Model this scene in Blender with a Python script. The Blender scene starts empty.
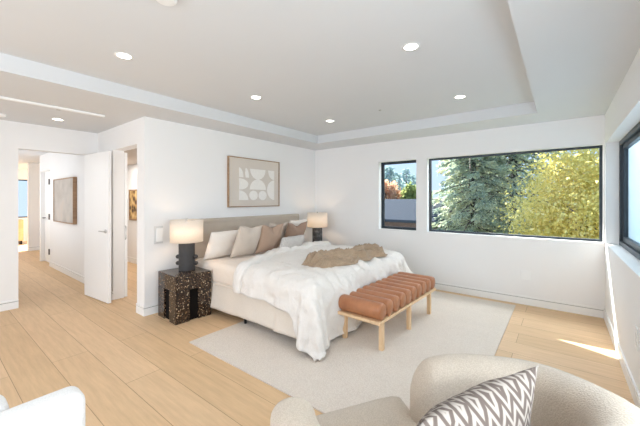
import bpy, bmesh, math, random
import numpy as np
from mathutils import Vector, Matrix, noise

S = bpy.context.scene
COL = S.collection
PI = math.pi
random.seed(7)
RNG = np.random.default_rng(7)

# ------------------------------------------------------------------ camera
cam = bpy.data.cameras.new('camera')
cam.sensor_width = 36.0
cam.lens = 311.16 / 640 * 36
cam.shift_y = -13.5 / 640
cam.clip_start = 0.05
camo = bpy.data.objects.new('camera', cam)
COL.objects.link(camo)
camo.location = (0, 0, 1.42)
camo.rotation_euler = (PI / 2, 0, 0.6582)
S.camera = camo

# ------------------------------------------------------------------ exposure
S.view_settings.view_transform = 'Standard'
S.view_settings.look = 'None'
S.view_settings.gamma = 1.0
S.view_settings.exposure = 0.76
S.view_settings.use_curve_mapping = False
try:
    S.cycles.max_bounces = 10
    S.cycles.diffuse_bounces = 6
    S.cycles.transparent_max_bounces = 12
    S.cycles.sample_clamp_indirect = 6.0
except Exception:
    pass

# ------------------------------------------------------------------ world: pale clear sky
W = bpy.data.worlds.new('sky')
S.world = W
W.use_nodes = True
nt = W.node_tree
nt.nodes.clear()
wo = nt.nodes.new('ShaderNodeOutputWorld')
bg = nt.nodes.new('ShaderNodeBackground')
tc = nt.nodes.new('ShaderNodeTexCoord')
sx = nt.nodes.new('ShaderNodeSeparateXYZ')
rp = nt.nodes.new('ShaderNodeValToRGB')
nt.links.new(tc.outputs['Generated'], sx.inputs[0])
nt.links.new(sx.outputs['Z'], rp.inputs[0])
rp.color_ramp.elements[0].position = 0.0
rp.color_ramp.elements[0].color = (0.37, 0.44, 0.58, 1)
rp.color_ramp.elements[1].position = 0.55
rp.color_ramp.elements[1].color = (0.33, 0.56, 0.92, 1)
nt.links.new(rp.outputs[0], bg.inputs['Color'])
bg.inputs['Strength'].default_value = 1.25
nt.links.new(bg.outputs[0], wo.inputs['Surface'])

# ------------------------------------------------------------------ sun (from behind the window wall)
sl = bpy.data.lights.new('sun', 'SUN')
sl.energy = 14.0
sl.angle = 0.006
sl.color = (1.0, 0.96, 0.90)
so = bpy.data.objects.new('sun', sl)
COL.objects.link(so)
SUN = Vector((0.55, -1.0, -0.87)).normalized()          # direction the light travels
so.rotation_euler = SUN.to_track_quat('-Z', 'Y').to_euler()


def area(name, loc, direction, sx_, sy_, power, color=(1, 1, 1)):
    l = bpy.data.lights.new(name, 'AREA')
    l.shape = 'RECTANGLE'
    l.size, l.size_y = sx_, sy_
    l.energy = power
    l.color = color
    o = bpy.data.objects.new(name, l)
    COL.objects.link(o)
    o.location = loc
    o.rotation_euler = Vector(direction).to_track_quat('-Z', 'Y').to_euler()
    return o


# added fill lights: daylight stand-ins at the windows, plus hall and closet fills
area('daylight_fill_rear', (-1.6, -2.72, 1.35), (0, 1, 0), 4.2, 2.0, 58, (0.94, 0.968, 1.0))  # added fill inside the unseen rear opening
area('daylight_fill_side', (0.85, 0.0, 1.7), (-1, 0, 0.0), 3.0, 1.6, 50, (0.94, 0.965, 1.0))  # added fill outside the unseen side window
area('daylight_fill_corner', (2.2, 3.3, 2.4), (-1, -0.05, -0.35), 3.0, 2.2, 92, (1.0, 0.97, 0.94)).data.spread = 1.7  # added fill outside the corner glass
area('closet_fill_top', (-7.0, 2.4, 2.18), (0, 0, -1), 1.2, 0.6, 11, (1.0, 0.97, 0.93))  # added fill that brightens the closet interior
area('daylight_fill_wide', (-0.65, 5.75, 2.42), (0, -1, -0.8), 2.2, 0.5, 27, (0.92, 0.93, 1.0))  # added fill above the view, under the overhang
area('hall_fill', (-9.0, 0.72, 1.5), (0, 1, 0), 5.0, 1.6, 19, (0.9, 0.95, 1.0))  # added fill in front of a solid wall, brightens the hall
area('closet_fill_side', (-4.35, 2.45, 1.5), (-1, 0.0, -0.1), 0.6, 1.2, 3.5, (1.0, 0.97, 0.94))  # added fill aimed at the closet door jamb

# ================================================================== materials
def newmat(name):
    m = bpy.data.materials.new(name)
    m.use_nodes = True
    nt = m.node_tree
    b = nt.nodes['Principled BSDF']
    return m, nt, b


def srgb(r, g, b):
    f = lambda c: (c / 255 / 12.92) if c / 255 <= 0.04045 else ((c / 255 + 0.055) / 1.055) ** 2.4
    return (f(r), f(g), f(b), 1)


def plain(name, col, rough=0.6, metal=0.0, noise_scale=None, var=0.06, bump=0.0, bump_scale=200, sheen=0, coat=0, spec=0.5):
    m, nt, b = newmat(name)
    b.inputs['Base Color'].default_value = col
    b.inputs['Roughness'].default_value = rough
    b.inputs['Metallic'].default_value = metal
    b.inputs['Specular IOR Level'].default_value = spec
    if sheen:
        b.inputs['Sheen Weight'].default_value = sheen
    if coat:
        b.inputs['Coat Weight'].default_value = coat
    t = nt.nodes.new('ShaderNodeTexCoord')
    if noise_scale:
        n = nt.nodes.new('ShaderNodeTexNoise')
        n.inputs['Scale'].default_value = noise_scale
        n.inputs['Detail'].default_value = 4
        nt.links.new(t.outputs['Object'], n.inputs['Vector'])
        r = nt.nodes.new('ShaderNodeValToRGB')
        r.color_ramp.elements[0].position = 0.3
        r.color_ramp.elements[1].position = 0.7
        r.color_ramp.elements[0].color = tuple(c * (1 - var) for c in col[:3]) + (1,)
        r.color_ramp.elements[1].color = tuple(min(1, c * (1 + var)) for c in col[:3]) + (1,)
        nt.links.new(n.outputs['Fac'], r.inputs[0])
        nt.links.new(r.outputs[0], b.inputs['Base Color'])
    if bump:
        n2 = nt.nodes.new('ShaderNodeTexNoise')
        n2.inputs['Scale'].default_value = bump_scale
        n2.inputs['Detail'].default_value = 3
        nt.links.new(t.outputs['Object'], n2.inputs['Vector'])
        bp = nt.nodes.new('ShaderNodeBump')
        bp.inputs['Strength'].default_value = bump
        bp.inputs['Distance'].default_value = 0.01
        nt.links.new(n2.outputs['Fac'], bp.inputs['Height'])
        nt.links.new(bp.outputs[0], b.inputs['Normal'])
    return m


def ramp(nt, stops):
    r = nt.nodes.new('ShaderNodeValToRGB')
    e = r.color_ramp.elements
    e[0].position, e[0].color = stops[0]
    e[1].position, e[1].color = stops[-1]
    for p, c in stops[1:-1]:
        x = e.new(p)
        x.color = c
    return r


M_wall = plain('wall_paint', srgb(240, 239, 238), 0.75, noise_scale=2, var=0.006, spec=0.2)
M_ceil = plain('ceiling_paint', srgb(220, 222, 224), 0.85, noise_scale=2, var=0.006, spec=0.15)
M_trim = plain('trim_paint', srgb(243, 243, 242), 0.4, noise_scale=3, var=0.005)
M_gap = plain('shadow_gap', srgb(150, 150, 150), 0.8, noise_scale=3)
M_frame = plain('window_metal', srgb(52, 60, 68), 0.4, 0.3, noise_scale=8)
M_chrome = plain('brushed_metal', srgb(196, 195, 193), 0.4, 0.35, noise_scale=30)
M_hinge = plain('dark_hinge', srgb(95, 92, 90), 0.4, 0.6, noise_scale=30)


def floor_mat():
    m, nt, b = newmat('oak_planks')
    t = nt.nodes.new('ShaderNodeTexCoord')
    mp = nt.nodes.new('ShaderNodeMapping')
    mp.inputs['Location'].default_value = (0.35, -0.185, 0)
    nt.links.new(t.outputs['Object'], mp.inputs[0])
    br = nt.nodes.new('ShaderNodeTexBrick')
    br.offset = 0.37
    br.inputs['Scale'].default_value = 1.0
    br.inputs['Brick Width'].default_value = 2.3
    br.inputs['Row Height'].default_value = 0.265
    br.inputs['Mortar Size'].default_value = 0.0022
    br.inputs['Mortar Smooth'].default_value = 0.2
    br.inputs['Bias'].default_value = 0.0
    br.inputs['Color1'].default_value = srgb(226, 194, 156)
    br.inputs['Color2'].default_value = srgb(216, 183, 143)
    br.inputs['Mortar'].default_value = srgb(168, 136, 104)
    nt.links.new(mp.outputs[0], br.inputs['Vector'])
    mg = nt.nodes.new('ShaderNodeMapping')
    mg.inputs['Scale'].default_value = (1.2, 14, 1)
    nt.links.new(t.outputs['Object'], mg.inputs[0])
    n = nt.nodes.new('ShaderNodeTexNoise')
    n.inputs['Scale'].default_value = 2.2
    n.inputs['Detail'].default_value = 8
    n.inputs['Roughness'].default_value = 0.65
    nt.links.new(mg.outputs[0], n.inputs['Vector'])
    r = ramp(nt, [(0.3, (0.84, 0.81, 0.77, 1)), (0.7, (1.08, 1.07, 1.05, 1))])
    nt.links.new(n.outputs['Fac'], r.inputs[0])
    mx = nt.nodes.new('ShaderNodeMix')
    mx.data_type = 'RGBA'
    mx.blend_type = 'MULTIPLY'
    mx.inputs['Factor'].default_value = 0.8
    nt.links.new(br.outputs['Color'], mx.inputs[6])
    nt.links.new(r.outputs[0], mx.inputs[7])
    nt.links.new(mx.outputs[2], b.inputs['Base Color'])
    b.inputs['Roughness'].default_value = 0.5
    b.inputs['Specular IOR Level'].default_value = 0.35
    return m


M_floor = floor_mat()


def woven(name, c1, c2, scale=160, rough=0.95, bump=0.35, var=None, big=3.0, bigvar=0.05, ysc=1.0):
    m, nt, b = newmat(name)
    t = nt.nodes.new('ShaderNodeTexCoord')
    mp = nt.nodes.new('ShaderNodeMapping')
    mp.inputs['Scale'].default_value = (1, ysc, 1)
    nt.links.new(t.outputs['Object'], mp.inputs[0])
    v = nt.nodes.new('ShaderNodeTexVoronoi')
    v.inputs['Scale'].default_value = scale
    nt.links.new(mp.outputs[0], v.inputs['Vector'])
    r = ramp(nt, [(0.1, c1), (0.65, c2)])
    nt.links.new(v.outputs['Distance'], r.inputs[0])
    n = nt.nodes.new('ShaderNodeTexNoise')
    n.inputs['Scale'].default_value = big
    n.inputs['Detail'].default_value = 5
    nt.links.new(t.outputs['Object'], n.inputs['Vector'])
    r2 = ramp(nt, [(0.3, (1 - bigvar,) * 3 + (1,)), (0.7, (1, 1, 1, 1))])
    nt.links.new(n.outputs['Fac'], r2.inputs[0])
    mx = nt.nodes.new('ShaderNodeMix')
    mx.data_type = 'RGBA'
    mx.blend_type = 'MULTIPLY'
    mx.inputs['Factor'].default_value = 1
    nt.links.new(r.outputs[0], mx.inputs[6])
    nt.links.new(r2.outputs[0], mx.inputs[7])
    nt.links.new(mx.outputs[2], b.inputs['Base Color'])
    b.inputs['Roughness'].default_value = rough
    b.inputs['Specular IOR Level'].default_value = 0.15
    b.inputs['Sheen Weight'].default_value = 0.15
    bp = nt.nodes.new('ShaderNodeBump')
    bp.inputs['Strength'].default_value = bump
    bp.inputs['Distance'].default_value = 0.006
    nt.links.new(v.outputs['Distance'], bp.inputs['Height'])
    nt.links.new(bp.outputs[0], b.inputs['Normal'])
    return m


M_rug = woven('rug_weave', srgb(229, 219, 207), srgb(217, 205, 192), 95, bump=0.35, big=6, bigvar=0.04)
M_boucle = woven('boucle', srgb(213, 200, 183), srgb(197, 182, 164), 190, bump=0.35, big=5, bigvar=0.06)
M_whiteboucle = woven('white_boucle', srgb(240, 239, 237), srgb(230, 228, 226), 190, bump=0.3)
M_head = woven('headboard_linen', srgb(204, 192, 178), srgb(192, 179, 164), 260, bump=0.2, big=8, bigvar=0.05)
M_skirt = woven('bed_skirt_linen', srgb(233, 224, 212), srgb(224, 213, 199), 260, bump=0.15, big=5, bigvar=0.05)
M_sheet = woven('sheet_cotton', srgb(238, 226, 213), srgb(232, 219, 205), 300, bump=0.05, big=5, bigvar=0.03)
M_duvet = woven('duvet_cotton', srgb(234, 229, 223), srgb(226, 220, 213), 220, bump=0.08, big=7, bigvar=0.03)


def wrinkle(m, scale, strength, dist, stretch=(1, 1, 1)):
    nt = m.node_tree
    b = nt.nodes['Principled BSDF']
    old = b.inputs['Normal'].links[0].from_node
    t = nt.nodes.new('ShaderNodeTexCoord')
    mp = nt.nodes.new('ShaderNodeMapping')
    mp.inputs['Scale'].default_value = stretch
    nt.links.new(t.outputs['Object'], mp.inputs[0])
    n = nt.nodes.new('ShaderNodeTexNoise')
    n.inputs['Scale'].default_value = scale
    n.inputs['Detail'].default_value = 5
    n.inputs['Roughness'].default_value = 0.55
    n.inputs['Distortion'].default_value = 1.2
    nt.links.new(mp.outputs[0], n.inputs['Vector'])
    bp = nt.nodes.new('ShaderNodeBump')
    bp.inputs['Strength'].default_value = strength
    bp.inputs['Distance'].default_value = dist
    nt.links.new(n.outputs['Fac'], bp.inputs['Height'])
    nt.links.new(bp.outputs[0], old.inputs['Normal'])


wrinkle(M_duvet, 9, 0.75, 0.035, (1, 0.7, 0.55))
wrinkle(M_skirt, 6, 0.4, 0.02, (1, 1, 0.4))
wrinkle(M_sheet, 7, 0.35, 0.02)
M_pil_white = woven('pillow_white', srgb(240, 232, 224), srgb(233, 224, 214), 300, bump=0.05)
M_pil_beige = woven('pillow_beige', srgb(212, 199, 186), srgb(202, 188, 174), 260, bump=0.1)
M_pil_tan = woven('pillow_tan', srgb(187, 160, 140), srgb(174, 147, 127), 260, bump=0.1)
M_pil_brown = woven('pillow_brown', srgb(168, 140, 121), srgb(152, 125, 107), 260, bump=0.1)
M_throw = woven('throw_knit', srgb(190, 166, 140), srgb(168, 144, 119), 110, bump=0.4, big=9, bigvar=0.25)


def lumbar_mat():
    m, nt, b = newmat('lumbar_pattern')
    t = nt.nodes.new('ShaderNodeTexCoord')
    w = nt.nodes.new('ShaderNodeTexWave')
    w.inputs['Scale'].default_value = 14
    w.inputs['Distortion'].default_value = 5
    w.inputs['Detail'].default_value = 2
    w.inputs['Detail Scale'].default_value = 4
    nt.links.new(t.outputs['Object'], w.inputs['Vector'])
    r = ramp(nt, [(0.3, srgb(212, 206, 200)), (0.75, srgb(186, 178, 171))])
    nt.links.new(w.outputs['Fac'], r.inputs[0])
    nt.links.new(r.outputs[0], b.inputs['Base Color'])
    b.inputs['Roughness'].default_value = 0.95
    return m


M_lumbar = lumbar_mat()
for q in (M_pil_white, M_pil_beige, M_pil_tan, M_pil_brown):
    wrinkle(q, 8, 0.45, 0.02)
wrinkle(M_throw, 14, 0.5, 0.02, (1, 0.5, 1))


def terrazzo():
    m, nt, b = newmat('shell_terrazzo')
    t = nt.nodes.new('ShaderNodeTexCoord')
    n0 = nt.nodes.new('ShaderNodeTexNoise')
    n0.inputs['Scale'].default_value = 30
    nt.links.new(t.outputs['Object'], n0.inputs['Vector'])
    mx0 = nt.nodes.new('ShaderNodeMix')
    mx0.data_type = 'RGBA'
    mx0.inputs['Factor'].default_value = 0.04
    nt.links.new(t.outputs['Object'], mx0.inputs[6])
    nt.links.new(n0.outputs['Color'], mx0.inputs[7])
    v = nt.nodes.new('ShaderNodeTexVoronoi')
    v.inputs['Scale'].default_value = 105
    v.inputs['Randomness'].default_value = 1
    nt.links.new(mx0.outputs[2], v.inputs['Vector'])
    sp = nt.nodes.new('ShaderNodeSeparateColor')
    nt.links.new(v.outputs['Color'], sp.inputs[0])
    r = ramp(nt, [(0.0, srgb(34, 26, 22)), (0.42, srgb(58, 44, 34)), (0.62, srgb(74, 57, 44)), (0.80, srgb(128, 102, 76)), (0.86, srgb(190, 168, 138)), (0.905, srgb(40, 31, 26)), (1.0, srgb(62, 48, 38))])
    r.color_ramp.interpolation = 'CONSTANT'
    nt.links.new(sp.outputs[0], r.inputs[0])
    nt.links.new(r.outputs[0], b.inputs['Base Color'])
    b.inputs['Roughness'].default_value = 0.2
    return m


M_terr = terrazzo()
M_lampbase = plain('lamp_clay', srgb(58, 56, 56), 0.65, noise_scale=20, var=0.1, bump=0.15, bump_scale=120)
M_lampstone = None


def marble_dark():
    m, nt, b = newmat('lamp_marbled')
    t = nt.nodes.new('ShaderNodeTexCoord')
    n = nt.nodes.new('ShaderNodeTexNoise')
    n.inputs['Scale'].default_value = 12
    n.inputs['Detail'].default_value = 6
    nt.links.new(t.outputs['Object'], n.inputs['Vector'])
    r = ramp(nt, [(0.35, srgb(48, 46, 47)), (0.55, srgb(82, 80, 80)), (0.72, srgb(140, 138, 136))])
    nt.links.new(n.outputs['Fac'], r.inputs[0])
    nt.links.new(r.outputs[0], b.inputs['Base Color'])
    b.inputs['Roughness'].default_value = 0.6
    return m


M_lampstone = marble_dark()


def shade_mat():
    m, nt, b = newmat('shade_linen')
    out = nt.nodes['Material Output']
    t = nt.nodes.new('ShaderNodeTexCoord')
    n = nt.nodes.new('ShaderNodeTexNoise')
    n.inputs['Scale'].default_value = 120
    nt.links.new(t.outputs['Object'], n.inputs['Vector'])
    r = ramp(nt, [(0.3, srgb(246, 240, 231)), (0.7, srgb(252, 247, 240))])
    nt.links.new(n.outputs['Fac'], r.inputs[0])
    d = nt.nodes.new('ShaderNodeBsdfDiffuse')
    tr = nt.nodes.new('ShaderNodeBsdfTranslucent')
    nt.links.new(r.outputs[0], d.inputs[0])
    nt.links.new(r.outputs[0], tr.inputs[0])
    mx = nt.nodes.new('ShaderNodeMixShader')
    mx.inputs[0].default_value = 0.5
    nt.links.new(d.outputs[0], mx.inputs[1])
    nt.links.new(tr.outputs[0], mx.inputs[2])
    nt.links.new(mx.outputs[0], out.inputs['Surface'])
    return m


M_shade = shade_mat()


def leather():
    m, nt, b = newmat('tan_leather')
    t = nt.nodes.new('ShaderNodeTexCoord')
    n = nt.nodes.new('ShaderNodeTexNoise')
    n.inputs['Scale'].default_value = 9
    n.inputs['Detail'].default_value = 6
    nt.links.new(t.outputs['Object'], n.inputs['Vector'])
    r = ramp(nt, [(0.3, srgb(152, 96, 62)), (0.7, srgb(180, 122, 84))])
    nt.links.new(n.outputs['Fac'], r.inputs[0])
    nt.links.new(r.outputs[0], b.inputs['Base Color'])
    b.inputs['Roughness'].default_value = 0.3
    n2 = nt.nodes.new('ShaderNodeTexNoise')
    n2.inputs['Scale'].default_value = 140
    nt.links.new(t.outputs['Object'], n2.inputs['Vector'])
    bp = nt.nodes.new('ShaderNodeBump')
    bp.inputs['Strength'].default_value = 0.15
    bp.inputs['Distance'].default_value = 0.004
    nt.links.new(n2.outputs['Fac'], bp.inputs['Height'])
    nt.links.new(bp.outputs[0], b.inputs['Normal'])
    return m


M_leather = leather()


def wood(name, c1, c2, sc=(2, 30, 30), rough=0.5):
    m, nt, b = newmat(name)
    t = nt.nodes.new('ShaderNodeTexCoord')
    mp = nt.nodes.new('ShaderNodeMapping')
    mp.inputs['Scale'].default_value = sc
    nt.links.new(t.outputs['Object'], mp.inputs[0])
    n = nt.nodes.new('ShaderNodeTexNoise')
    n.inputs['Scale'].default_value = 1.5
    n.inputs['Detail'].default_value = 6
    nt.links.new(mp.outputs[0], n.inputs['Vector'])
    r = ramp(nt, [(0.3, c1), (0.7, c2)])
    nt.links.new(n.outputs['Fac'], r.inputs[0])
    nt.links.new(r.outputs[0], b.inputs['Base Color'])
    b.inputs['Roughness'].default_value = rough
    return m


M_ash = wood('ash_wood', srgb(214, 178, 136), srgb(230, 198, 158), (25, 25, 2))
M_walnut = wood('walnut_frame', srgb(146, 116, 88), srgb(172, 140, 108), (20, 3, 20))
M_cabwood = wood('cabinet_wood', srgb(214, 170, 120), srgb(226, 186, 138), (3, 3, 20))
M_slotshade = plain('slot_shade_paint', srgb(24, 21, 19), 0.9, noise_scale=20, spec=0.1)  # near-black colour puts shade into the nightstand slots
M_black = plain('black_metal', srgb(28, 27, 27), 0.45, 0.4, noise_scale=20)
M_mat = woven('art_linen', srgb(226, 217, 206), srgb(219, 209, 198), 400, bump=0.1)
M_artbase = plain('art_taupe', srgb(216, 207, 197), 0.9, noise_scale=30, var=0.03)
M_artwhite = plain('art_cream', srgb(243, 239, 233), 0.9, noise_scale=40, var=0.03)
M_plate = plain('white_plastic', srgb(242, 242, 241), 0.35, noise_scale=10, var=0.01)
M_plategrey = plain('grey_plastic', srgb(188, 188, 186), 0.4, noise_scale=10, var=0.02)


def emit(name, col, s):
    m, nt, b = newmat(name)
    b.inputs['Base Color'].default_value = col
    b.inputs['Emission Color'].default_value = col
    b.inputs['Emission Strength'].default_value = s
    n = nt.nodes.new('ShaderNodeTexNoise')
    return m


M_led = emit('led_lens', (1, 0.94, 0.84, 1), 6)


def glass_mat():
    m, nt, b = newmat('clear_glass')
    out = nt.nodes['Material Output']
    tr = nt.nodes.new('ShaderNodeBsdfTransparent')
    tr.inputs[0].default_value = (0.95, 0.98, 0.98, 1)
    gl = nt.nodes.new('ShaderNodeBsdfGlossy')
    gl.inputs['Roughness'].default_value = 0.02
    mx = nt.nodes.new('ShaderNodeMixShader')
    mx.inputs[0].default_value = 0.003
    nt.links.new(tr.outputs[0], mx.inputs[1])
    nt.links.new(gl.outputs[0], mx.inputs[2])
    nt.links.new(mx.outputs[0], out.inputs['Surface'])
    return m


M_glass = glass_mat()


def leafmat(name, cols, scale=1.2, trans=0.4):
    m, nt, b = newmat(name)
    out = nt.nodes['Material Output']
    t = nt.nodes.new('ShaderNodeTexCoord')
    n = nt.nodes.new('ShaderNodeTexNoise')
    n.inputs['Scale'].default_value = scale
    n.inputs['Detail'].default_value = 6
    n.inputs['Roughness'].default_value = 0.75
    nt.links.new(t.outputs['Object'], n.inputs['Vector'])
    k = len(cols)
    r = ramp(nt, [(0.28 + 0.44 * i / (k - 1), c) for i, c in enumerate(cols)])
    nt.links.new(n.outputs['Fac'], r.inputs[0])
    d = nt.nodes.new('ShaderNodeBsdfDiffuse')
    tr = nt.nodes.new('ShaderNodeBsdfTranslucent')
    nt.links.new(r.outputs[0], d.inputs[0])
    nt.links.new(r.outputs[0], tr.inputs[0])
    mx = nt.nodes.new('ShaderNodeMixShader')
    mx.inputs[0].default_value = trans
    nt.links.new(d.outputs[0], mx.inputs[1])
    nt.links.new(tr.outputs[0], mx.inputs[2])
    nt.links.new(mx.outputs[0], out.inputs['Surface'])
    return m


M_needles = leafmat('conifer_needles', [srgb(122, 140, 140), srgb(164, 178, 160), srgb(206, 208, 172), srgb(224, 206, 172)], 1.6, 0.5)
M_needles2 = leafmat('blue_conifer_needles', [srgb(130, 152, 162), srgb(168, 188, 186), srgb(204, 214, 196)], 1.6, 0.5)
M_maple = leafmat('yellow_leaves', [srgb(170, 168, 110), srgb(228, 210, 124), srgb(246, 232, 156), srgb(250, 238, 204)], 2.5, 0.5)
M_orange = leafmat('orange_leaves', [srgb(170, 150, 130), srgb(222, 178, 146), srgb(232, 200, 160)], 1.8, 0.5)
M_green = leafmat('green_leaves', [srgb(92, 112, 84), srgb(150, 160, 100), srgb(190, 186, 120)], 1.5, 0.5)
M_bark = plain('bark', srgb(98, 88, 82), 0.9, noise_scale=10, var=0.25, bump=0.5, bump_scale=30)
M_ground = plain('ground_soil', srgb(120, 124, 92), 0.95, noise_scale=0.8, var=0.25)
M_roof = plain('roof_shingle', srgb(76, 80, 88), 0.95, noise_scale=6, var=0.12, bump=0.4, bump_scale=20, spec=0.02)
M_brickred = plain('house_wall', srgb(130, 108, 102), 0.9, noise_scale=6, var=0.12)
M_siding = plain('blue_siding', srgb(196, 212, 222), 0.8, noise_scale=1.2, var=0.06)

# ================================================================== helpers
def link(o, parent=None):
    COL.objects.link(o)
    if parent is not None:
        o.parent = parent
    return o


def tag(o, label=None, cat=None, group=None, kind=None):
    if label: o['label'] = label
    if cat: o['category'] = cat
    if group: o['group'] = group
    if kind: o['kind'] = kind
    return o


def empty(name, loc, label, cat, group=None, rz=0):
    o = bpy.data.objects.new(name, None)
    o.empty_display_size = 0.1
    link(o)
    o.location = loc
    o.rotation_euler = (0, 0, rz)
    return tag(o, label, cat, group)


def mk(name, bm, mat, parent=None, smooth=False, bevel=0.0, seg=2, kind=None, sub=0, loc=None, recalc=True):
    if recalc:
        bmesh.ops.recalc_face_normals(bm, faces=bm.faces[:])
    me = bpy.data.meshes.new(name)
    bm.to_mesh(me)
    bm.free()
    mats = mat if isinstance(mat, (list, tuple)) else [mat]
    for q in mats:
        me.materials.append(q)
    if smooth:
        for p in me.polygons:
            p.use_smooth = True
    o = bpy.data.objects.new(name, me)
    link(o, parent)
    if loc is not None:
        o.location = loc
    if bevel:
        b = o.modifiers.new('bevel', 'BEVEL')
        b.width = bevel
        b.segments = seg
        b.limit_method = 'ANGLE'
        b.angle_limit = math.radians(40)
    if sub:
        s = o.modifiers.new('sub', 'SUBSURF')
        s.levels = s.render_levels = sub
    if kind:
        o['kind'] = kind
    return o


def bx(bm, x0, x1, y0, y1, z0, z1, mi=0):
    vs = [bm.verts.new(p) for p in ((x0, y0, z0), (x1, y0, z0), (x1, y1, z0), (x0, y1, z0), (x0, y0, z1), (x1, y0, z1), (x1, y1, z1), (x0, y1, z1))]
    for f in ((0, 3, 2, 1), (4, 5, 6, 7), (0, 1, 5, 4), (1, 2, 6, 5), (2, 3, 7, 6), (3, 0, 4, 7)):
        bm.faces.new([vs[i] for i in f]).material_index = mi
    return vs


def lathe(bm, prof, n=32, c=(0, 0, 0), close=True):
    rings = []
    for r, z in prof:
        rings.append([bm.verts.new((c[0] + r * math.cos(2 * PI * i / n), c[1] + r * math.sin(2 * PI * i / n), c[2] + z)) for i in range(n)])
    for a, b in zip(rings, rings[1:]):
        for i in range(n):
            bm.faces.new((a[i], a[(i + 1) % n], b[(i + 1) % n], b[i]))
    if close:
        bm.faces.new(rings[0][::-1])
        bm.faces.new(rings[-1])


def tube(bm, pts, rad, n=8):
    pts = [Vector(p) for p in pts]
    rings = []
    for i, p in enumerate(pts):
        d = (pts[min(i + 1, len(pts) - 1)] - pts[max(i - 1, 0)]).normalized()
        a = d.cross(Vector((0, 0, 1)))
        if a.length < 1e-3:
            a = d.cross(Vector((1, 0, 0)))
        a.normalize()
        b = d.cross(a)
        r = rad[i] if isinstance(rad, (list, tuple)) else rad
        rings.append([bm.verts.new(p + a * r * math.cos(2 * PI * k / n) + b * r * math.sin(2 * PI * k / n)) for k in range(n)])
    for a, b in zip(rings, rings[1:]):
        for k in range(n):
            bm.faces.new((a[k], a[(k + 1) % n], b[(k + 1) % n], b[k]))
    bm.faces.new(rings[0][::-1])
    bm.faces.new(rings[-1])


def grid(bm, nu, nv, fn):
    V = [[bm.verts.new(fn(i / nu, j / nv)) for j in range(nv + 1)] for i in range(nu + 1)]
    for i in range(nu):
        for j in range(nv):
            bm.faces.new((V[i][j], V[i + 1][j], V[i + 1][j + 1], V[i][j + 1]))
    return V


def B():
    return bmesh.new()


def sm(a, b, x):
    t = max(0.0, min(1.0, (x - a) / (b - a)))
    return t * t * (3 - 2 * t)


def nz(x, y, z=0.0):
    return noise.noise(Vector((x, y, z)))


def copy_tree(o, parent=None):
    c = o.copy()
    COL.objects.link(c)
    if parent is not None:
        c.parent = parent
    for ch in list(o.children):
        copy_tree(ch, c)
    return c


# ================================================================== room shell
XA, YB, XC = -4.01, 5.025, 0.419
ZS, ZT = 2.433, 2.573
TL, TR, TF, TN = -3.479, -0.215, 4.431, -1.9
bm = B()
bx(bm, -15, 0.8, -2.9, 5.25, -0.15, 0)
mk('floor', bm, M_floor, kind='structure')

# ceiling with the raised tray
bm = B()
zt2 = 2.75
bx(bm, -5.75, TL, -2.9, 5.25, ZS, zt2)
bx(bm, TR, 0.75, -2.9, 5.25, ZS, zt2)
bx(bm, TL, TR, TF, 5.25, ZS, zt2)
bx(bm, TL, TR, -2.9, TN, ZS, zt2)
bx(bm, TL, TR, TN, TF, ZT, zt2)
mk('ceiling', bm, M_ceil, kind='structure')
bm = B()
bx(bm, -15, -5.75, 0.4, 1.74, ZS, zt2)
bx(bm, -15, -9.5, 1.74, 4.2, ZS, zt2)
mk('ceiling_hall', bm, M_ceil, kind='structure')
bm = B()
bx(bm, -9.4, -4.16, 1.86, 3.1, 2.2, 2.6)
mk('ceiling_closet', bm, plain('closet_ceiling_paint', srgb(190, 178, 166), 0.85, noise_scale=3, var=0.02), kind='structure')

# wall behind the bed
bm = B()
bx(bm, XA - 0.15, XA, 1.69, 5.25, 0, ZS + 0.05)
mk('wall_left', bm, M_wall, kind='structure')

# window wall
T = 0.17
Z0, Z1 = 0.90, 2.085
W1 = (-2.562, -1.882)
W2 = (-1.704, 0.406)
bm = B()
bx(bm, XA, 0.75, YB, YB + T, 0, Z0)
bx(bm, XA, 0.75, YB, YB + T, Z1, ZS + 0.05)
bx(bm, XA, W1[0], YB, YB + T, Z0, Z1)
bx(bm, W1[1], W2[0], YB, YB + T, Z0, Z1)
bx(bm, W2[1], 0.75, YB, YB + T, Z0, Z1)
mk('wall_back', bm, M_wall, kind='structure')

# right wall with its corner window
R0, R1 = 2.0, 4.945
bm = B()
TX = 0.2
bx(bm, XC, XC + TX, -2.9, YB, 0, Z0)
bx(bm, XC, XC + TX, -2.9, YB, Z1, ZS + 0.05)
bx(bm, XC, XC + TX, R1, YB, Z0, Z1)
bx(bm, XC, XC + TX, 1.55, R0, Z0, Z1)
bx(bm, XC, XC + TX, -2.9, -1.2, Z0, Z1)
mk('wall_right', bm, M_wall, kind='structure')

# rear wall with its wide window opening (behind the camera)
bm = B()
bx(bm, -5.75, 0.62, -2.9, -2.76, 0, 0.3)
bx(bm, -5.75, 0.62, -2.9, -2.76, 2.38, ZS + 0.05)
bx(bm, -5.75, -3.8, -2.9, -2.76, 0.3, 2.38)
bx(bm, 0.5, 0.62, -2.9, -2.76, 0.3, 2.38)
mk('wall_front', bm, M_wall, kind='structure')

# entry wall with the bedroom doorway
XE = -5.62
EY0, EY1, EZ = 0.808, 1.56, 2.09
bm = B()
bx(bm, XE - 0.13, XE, -2.9, EY0, 0, ZS + 0.05)
bx(bm, XE - 0.13, XE, EY0, EY1, EZ, ZS + 0.05)
bx(bm, XE - 0.13, XE, EY1, 1.83, 0, ZS + 0.05)
mk('wall_entry', bm, M_wall, kind='structure')

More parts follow.
